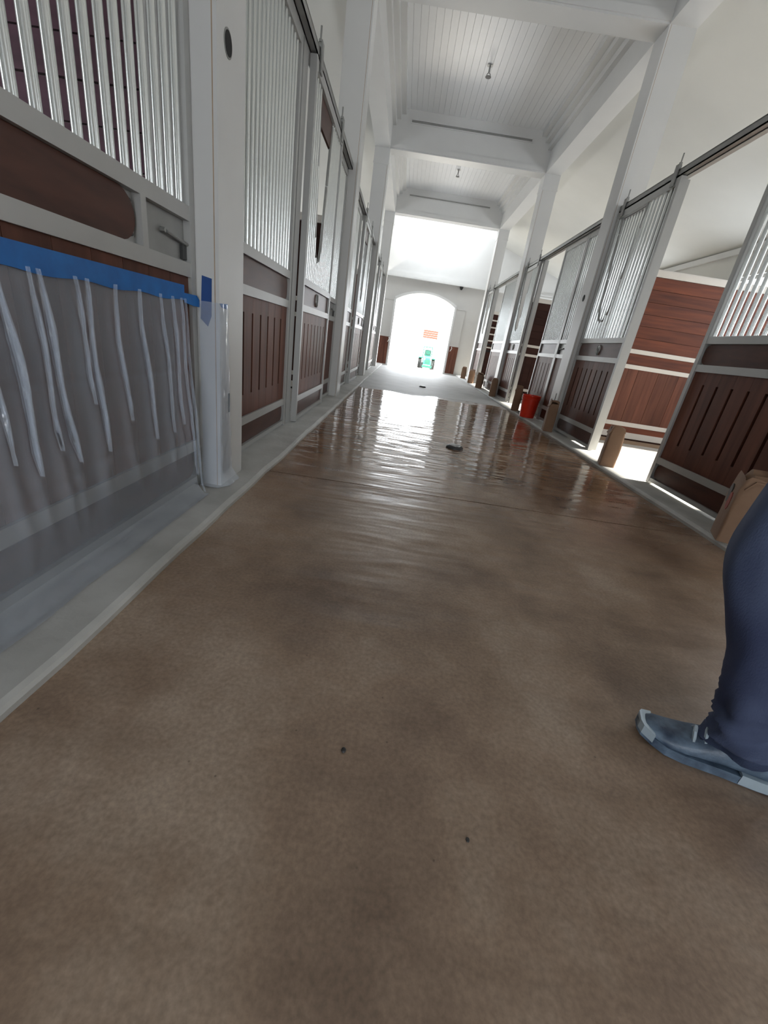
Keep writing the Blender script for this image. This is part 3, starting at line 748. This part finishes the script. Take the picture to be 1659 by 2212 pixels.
# ---------------------------------------------------------------- outside the arch
m = MB(); m.prism([(YE + .2, -.02), (YE + 3.0, -.05), (27, -.42), (90, -.5), (90, -1.2), (YE + .2, -1.2)], lambda p, q, d: (d, p, q), -45, 45)
struct(m.build('ground', EXT), 'sunlit pale yard beyond the arched doorway')
def tractor(x, y, g):
    t = thing('tractor', 'small green tractor parked outside beyond the arched doorway', 'tractor', (x, y, g))
    MB().rings([[(x + sx * w_, y + yy, g + z) for sx, z in ((-1, zb), (1, zb), (1, zt - .08), (.7, zt), (-.7, zt), (-1, zt - .08))] for yy, w_, zb, zt in ((0, .20, .30, .66), (.08, .24, .28, .72), (.8, .27, .28, .78))]).build('hood', TRACTOR, t)
    MB().box(x - .14, x + .14, y - .02, y + .01, g + .36, g + .58).build('grille', TRACTORD, t)
    for s_ in (-1, 1):
        m_ = MB(); m_.disc((x + s_ * .19, y - .01, g + .60), 'y', .05, .05, -.03, 10); m_.build('headlight', WHITE, t)
        m_ = MB(); m_.disc((x + s_ * .30 - .07, y + .25, g + .20), 'x', .20, .20, .14, 18); m_.build('front_wheel', TYRE, t, True)
        m_ = MB(); m_.disc((x + s_ * .42 - .10, y + 1.15, g + .32), 'x', .32, .32, .20, 22); m_.build('rear_wheel', TYRE, t, True)
        MB().box(x + s_ * .30, x + s_ * .54, y + .85, y + 1.4, g + .62, g + .67).build('fender', TRACTOR, t)
        MB().tube([(x + s_ * .27, y + 1.3, g + .6), (x + s_ * .27, y + 1.35, g + 1.28)], .03, 8).build('roll_bar_post', TRACTORD, t)
    MB().tube([(x - .27, y + 1.35, g + 1.28), (x + .27, y + 1.35, g + 1.28)], .03, 8).build('roll_bar', TRACTORD, t)
    MB().box(x - .20, x + .20, y + .95, y + 1.2, g + .72, g + 1.12).build('seat', TRACTORD, t)
    m_ = MB(); m_.tube([(x + .16 * math.cos(a), y + .82 + .05 * math.sin(a), g + .98 + .14 * math.sin(a)) for a in [k * math.tau / 16 for k in range(17)]], .016, 6); m_.build('steering_wheel', TYRE, t, True)
    MB().box(x - .30, x + .30, y - .16, y - .02, g + .12, g + .26).build('front_weight', TRACTORD, t)
tractor(1.50, 26.5, -.40)
t = thing('barrier_panel', 'orange barrier panel standing far outside beyond the arched doorway', 'barrier', (1.55, 30, -.44))
for s_ in (-.5, .5): MB().tube([(1.60 + s_, 30, -.44), (1.60 + s_, 30, 2.1)], .025, 8).build('post', WHITE, t)
for i in range(4): MB().box(1.12, 2.08, 29.96, 29.98, 1.42 + i * .125, 1.54 + i * .125).build('slat', ORANGE, t)

# ---------------------------------------------------------------- the person at the edge of the frame
def loft(path, radii, n=28, wr=None, seed=0.0, sq=None):
    """tube along path with an elliptic section (ra, rb) and cloth wrinkles"""
    P = [Vector(p) for p in path]; out = []
    a = Vector((0, 1, 0))
    for i, p in enumerate(P):
        tn = (P[min(i + 1, len(P) - 1)] - P[max(i - 1, 0)]).normalized()
        a2 = (a - tn * a.dot(tn)).normalized(); c = tn.cross(a2)
        ra, rb = radii[i]
        ring = []
        for k in range(n):
            q = k * math.tau / n
            g = 1.0
            if wr: g += wr(i / (len(P) - 1), q, seed)
            ring.append(p + (a2 * math.cos(q) * ra + c * math.sin(q) * rb) * g)
        out.append(ring)
    return out
def smooth_path(keys, n):
    pts, rad = [], []
    for i in range(n):
        s_ = i / (n - 1) * (len(keys) - 1); k = min(int(s_), len(keys) - 2); f = s_ - k
        k0, k1, k2, k3 = keys[max(k - 1, 0)], keys[k], keys[k + 1], keys[min(k + 2, len(keys) - 1)]
        def cr(j): 
            p0, p1, p2, p3 = k0[j], k1[j], k2[j], k3[j]
            return .5 * (2 * p1 + (p2 - p0) * f + (2 * p0 - 5 * p1 + 4 * p2 - p3) * f * f + (3 * p1 - p0 - 3 * p2 + p3) * f ** 3)
        pts.append((cr(0), cr(1), cr(2))); rad.append((cr(3), cr(4)))
    return pts, rad
def skinned(name, verts, edges, radii, m_, parent, root=0, lv=2):
    me = bpy.data.meshes.new(name); off = ORG[parent.name]
    me.from_pydata([Vector(v) - off for v in verts], edges, []); me.materials.append(m_)
    o = bpy.data.objects.new(name, me); COL.objects.link(o); o.parent = parent; ORG[o.name] = off
    sk = o.modifiers.new('skin', 'SKIN'); sk.use_smooth_shade = True
    lay = me.skin_vertices[0] if me.skin_vertices else None
    if lay is None:
        bm = bmesh.new(); bm.from_mesh(me); bm.verts.layers.skin.verify(); bm.to_mesh(me); bm.free(); lay = me.skin_vertices[0]
    for i, r in enumerate(radii):
        lay.data[i].radius = (r, r) if not isinstance(r, tuple) else r
        lay.data[i].use_root = (i == root)
    sb = o.modifiers.new('sub', 'SUBSURF'); sb.levels = lv; sb.render_levels = lv
    return o
def person():
    t = thing('person', 'person in dark blue jeans and blue grey shoe stepping along the wet floor', 'person', (1.15, .9, 0))
    ank, kne, hip = (1.03, .785, .10), (1.005, .97, .52), (1.20, 1.03, .92)
    ank2, kne2, hip2 = (1.62, .98, .10), (1.36, .92, .50), (1.18, .86, .92)
    pel = (1.16, .94, .96)
    V = [pel, (1.15, .94, 1.15), (1.12, .94, 1.34), (1.10, .94, 1.46), (1.08, .94, 1.53), (1.06, .94, 1.63), (1.045, .94, 1.72),
         hip, kne, ank, hip2, kne2, ank2,
         (1.14, 1.13, 1.42), (1.38, 1.20, 1.18), (1.46, 1.22, .94), (1.46, 1.22, .86),
         (1.12, .75, 1.42), (1.30, .70, 1.16), (1.40, .72, .94), (1.40, .73, .86)]
    E = [(0, 1), (1, 2), (2, 3), (3, 4), (4, 5), (5, 6), (0, 7), (7, 8), (8, 9), (0, 10), (10, 11), (11, 12), (2, 13), (13, 14), (14, 15), (15, 16), (2, 17), (17, 18), (18, 19), (19, 20)]
    Rr = [.12, .115, .13, .07, .055, .085, .07, .085, .055, .04, .085, .055, .04, .055, .042, .030, .034, .055, .042, .030, .034]
    nv = len(V)
    for (hx, hy, hz) in (V[16], V[20]):     # five fingers on each hand, slightly curled
        h0 = 16 if (hx, hy, hz) == V[16] else 20
        for f_, (dy, ln, dx) in enumerate(((-.030, .06, -.035), (-.022, .085, -.01), (-.007, .095, 0), (.008, .088, 0), (.022, .07, .006))):
            b = len(V)
            V += [(hx + dx, hy + dy, hz - .03), (hx + dx - .006, hy + dy * 1.1, hz - .03 - ln * .5), (hx + dx + .012, hy + dy * 1.1, hz - .03 - ln)]
            E += [(h0, b), (b, b + 1), (b + 1, b + 2)]; Rr += [.011, .009, .008]
    skinned('body', V, E, Rr, SKIN, t, 0, 2)
    # head, face, hair
    hc = Vector((1.04, .94, 1.66)); rings = []
    for i in range(17):
        a = math.pi * i / 16; z = .12 * math.cos(a); r = math.sin(a)
        jaw = 1 - .22 * max(0, -z / .12)
        rings.append([hc + Vector((.098 * r * math.cos(k * math.tau / 24) * (1.0 if z > 0 else jaw) - (.012 if z < -.03 else 0), .078 * r * math.sin(k * math.tau / 24) * jaw, z)) for k in range(24)])
    hd = MB().rings(rings).build('head', SKIN, t, True, 179)
    MB().rings([[hc + Vector((-.09 - dx, s_, dz)) for s_, dz in ((-wd, -.035), (wd, -.035), (wd * .4, .02), (-wd * .4, .02))] for dx, wd in ((0, .02), (.03, .008))]).build('nose', SKIN, hd, True)
    for s_ in (-1, 1):
        MB().rings([[hc + Vector((-.088 + .01 * math.cos(q) , s_ * .032 + .014 * math.sin(q) * math.cos(k * math.tau / 10), .005 + .010 * math.sin(q) * math.sin(k * math.tau / 10))) for k in range(10)] for q in (math.pi * .95, 2.4, 1.6, .8, .2)]).build('eye', EYE, hd, True)
        MB().disc(tuple(hc + Vector((0, s_ * .076, -.01))), 'y', .026, .020, s_ * .012, 12, 1.3).build('ear', SKIN, hd, True)
    MB().box(hc.x - .098, hc.x - .080, hc.y - .024, hc.y + .024, hc.z - .064, hc.z - .052).build('mouth', LIP, hd)
    def hair_pt(f, k):
        q = k * math.tau / 24; c = math.cos(q)
        lim = 1.02 if c < -.5 else (1.02 + (c + .5) * 1.0 if c < .1 else 1.62 + .35 * min(1, c))
        a = .03 + (lim - .03) * f
        return hc + Vector((.004 + .110 * math.sin(a) * c, .089 * math.sin(a) * math.sin(q), .132 * math.cos(a)))
    MB().rings([[hair_pt(f / 9, k) for k in range(24)] for f in range(10)]).build('hair', HAIR, t, True, 179)
    for s_ in (-1, 1):
        MB().disc((hc.x - .0975, hc.y + s_ * .032, hc.z + .005), 'x', .006, .006, .002, 12).build('iris', DARK, hd)
    # loose jeans, bunched over the shoes
    def wr(s_, q, sd):
        low = max(0, (s_ - .6) / .4)
        return .55 * low * noise.noise((math.cos(q) * 1.2 + sd, math.sin(q) * 1.2, s_ * 30 + 1.3 * math.sin(q + sd))) + .09 * noise.noise((math.cos(q) * 1.5 + sd, math.sin(q) * 1.5, s_ * 9)) + .02 * math.sin(s_ * 90 + 2 * q) * low
    jm = MB()
    for sd, keys in ((1.0, [(*hip, .105, .115), (1.075, 1.0, .72, .098, .105), (*kne, .080, .088), (1.015, .865, .33, .076, .084), (1.000, .80, .18, .068, .080), (1.012, .785, .085, .066, .088)]),
                     (4.0, [(*hip2, .105, .115), (1.27, .89, .72, .098, .105), (*kne2, .080, .085), (1.48, .95, .30, .072, .078), (1.57, .97, .16, .066, .076), (1.60, .98, .085, .066, .085)])):
        P, Q = smooth_path(keys, 70)
        jm.rings(loft(P, Q, 32, wr, sd), True, True)
    P, Q = smooth_path([(1.15, .94, .84, .15, .12), (1.16, .94, .94, .175, .125), (1.155, .94, 1.04, .165, .115)], 10)
    jm.rings(loft(P, Q, 32), True, True)
    jm.build('jeans', DENIM, t, True, 60)
    # long loose shirt with a hem at the thigh
    P, Q = smooth_path([(1.185, .985, .66, .185, .180), (1.18, .98, .70, .190, .180), (1.17, .96, .82, .195, .175), (1.15, .945, 1.0, .18, .14), (1.14, .94, 1.2, .175, .13), (1.12, .94, 1.36, .205, .125), (1.11, .94, 1.45, .15, .095), (1.10, .94, 1.50, .075, .07)], 30)
    sh = MB().rings(loft(P, Q, 32, lambda s_, q, sd: .05 * noise.noise((math.cos(q) * 2, math.sin(q) * 2, s_ * 5))), True, True).build('shirt', COAT, t, True, 60)
    sl = MB()
    for keys in ([(1.11, 1.02, 1.43, .070, .070), (1.15, 1.11, 1.41, .070, .070), (1.27, 1.16, 1.30, .066, .066), (1.38, 1.20, 1.19, .064, .064), (1.455, 1.22, .96, .05, .05)], [(1.11, .86, 1.43, .070, .070), (1.13, .77, 1.41, .070, .070), (1.22, .72, 1.29, .066, .066), (1.30, .70, 1.17, .064, .064), (1.39, .72, .97, .05, .05)]):
        P, Q = smooth_path(keys, 24); sl.rings(loft(P, Q, 20), True, True)
    sl.build('sleeves', COAT, t, True, 60)
    # shoes
    def shoe(heel, toe, lift=0.0):
        h_, e_ = Vector(heel), Vector(toe); d = (e_ - h_); ln = d.length; u = d.normalized(); v = Vector((0, 0, 1)).cross(u).normalized(); up = u.cross(v) * -1 if u.cross(v).z < 0 else u.cross(v)
        prof = [(0.0, .030, .075), (.03, .037, .105), (.12, .040, .118), (.25, .041, .112), (.38, .042, .098), (.52, .046, .078), (.66, .050, .062), (.80, .049, .052), (.91, .041, .045), (.975, .026, .036), (1.0, .012, .026)]
        rings = []
        for s_, wd, ht in prof:
            ring = []
            toe_up = .020 * max(0, s_ - .7) ** 2 / .09
            for k in range(16):
                q = k * math.tau / 16; c, sn = math.cos(q), math.sin(q)
                zz = (ht * .5 + ht * .5 * math.copysign(abs(sn) ** .7, sn)) if sn > 0 else ht * .5 + (ht * .5 - .022) * sn
                wob = 1 + .05 * noise.noise((s_ * 16, q * 2, 3))
                ring.append(h_ + u * (s_ * ln) + v * (wd * math.copysign(abs(c) ** .6, c)) * wob + up * (zz * wob + toe_up))
            rings.append(ring)
        s0 = MB().rings(rings).build('shoe', SHOE, t, True, 60)
        def slab(a, b, ins, z0, z1, nm, mm):
            rr = []
            pts = [p for p in prof if a <= p[0] <= b]
            for s_, wd, ht in pts:
                tu = .020 * max(0, s_ - .7) ** 2 / .09
                rr.append([h_ + u * (s_ * ln + (.008 if s_ > .95 else -.006 if s_ < .02 else 0)) + v * (sg * (wd + ins)) + up * (zz + tu) for sg, zz in ((-1, z0), (1, z0), (1, z1), (-1, z1))])
            MB().rings(rr).build(nm, mm, s0)
        slab(0, 1, .004, .001, .026, 'sole', SHOE); slab(0, .26, .006, .004, .034, 'heel_patch', SHOELT); slab(.88, 1, .005, .010, .036, 'toe_bumper', SHOELT)
        for s_ in (.36, .44, .52, .60):
            ht = .118 - .09 * max(0, s_ - .2)
            MB().tube([h_ + u * (s_ * ln) + v * -.034 + up * (ht - .030), h_ + u * (s_ * ln) + v * -.012 + up * (ht - .004), h_ + u * (s_ * ln + .008) + v * .012 + up * (ht - .004), h_ + u * (s_ * ln + .008) + v * .034 + up * (ht - .030)], .005, 6).build('lace', SHOELT, s0)
    shoe((1.085, .755, 0), (.805, .865, 0.0)); shoe((1.66, 1.0, 0), (1.37, .97, 0))
    return t
person()
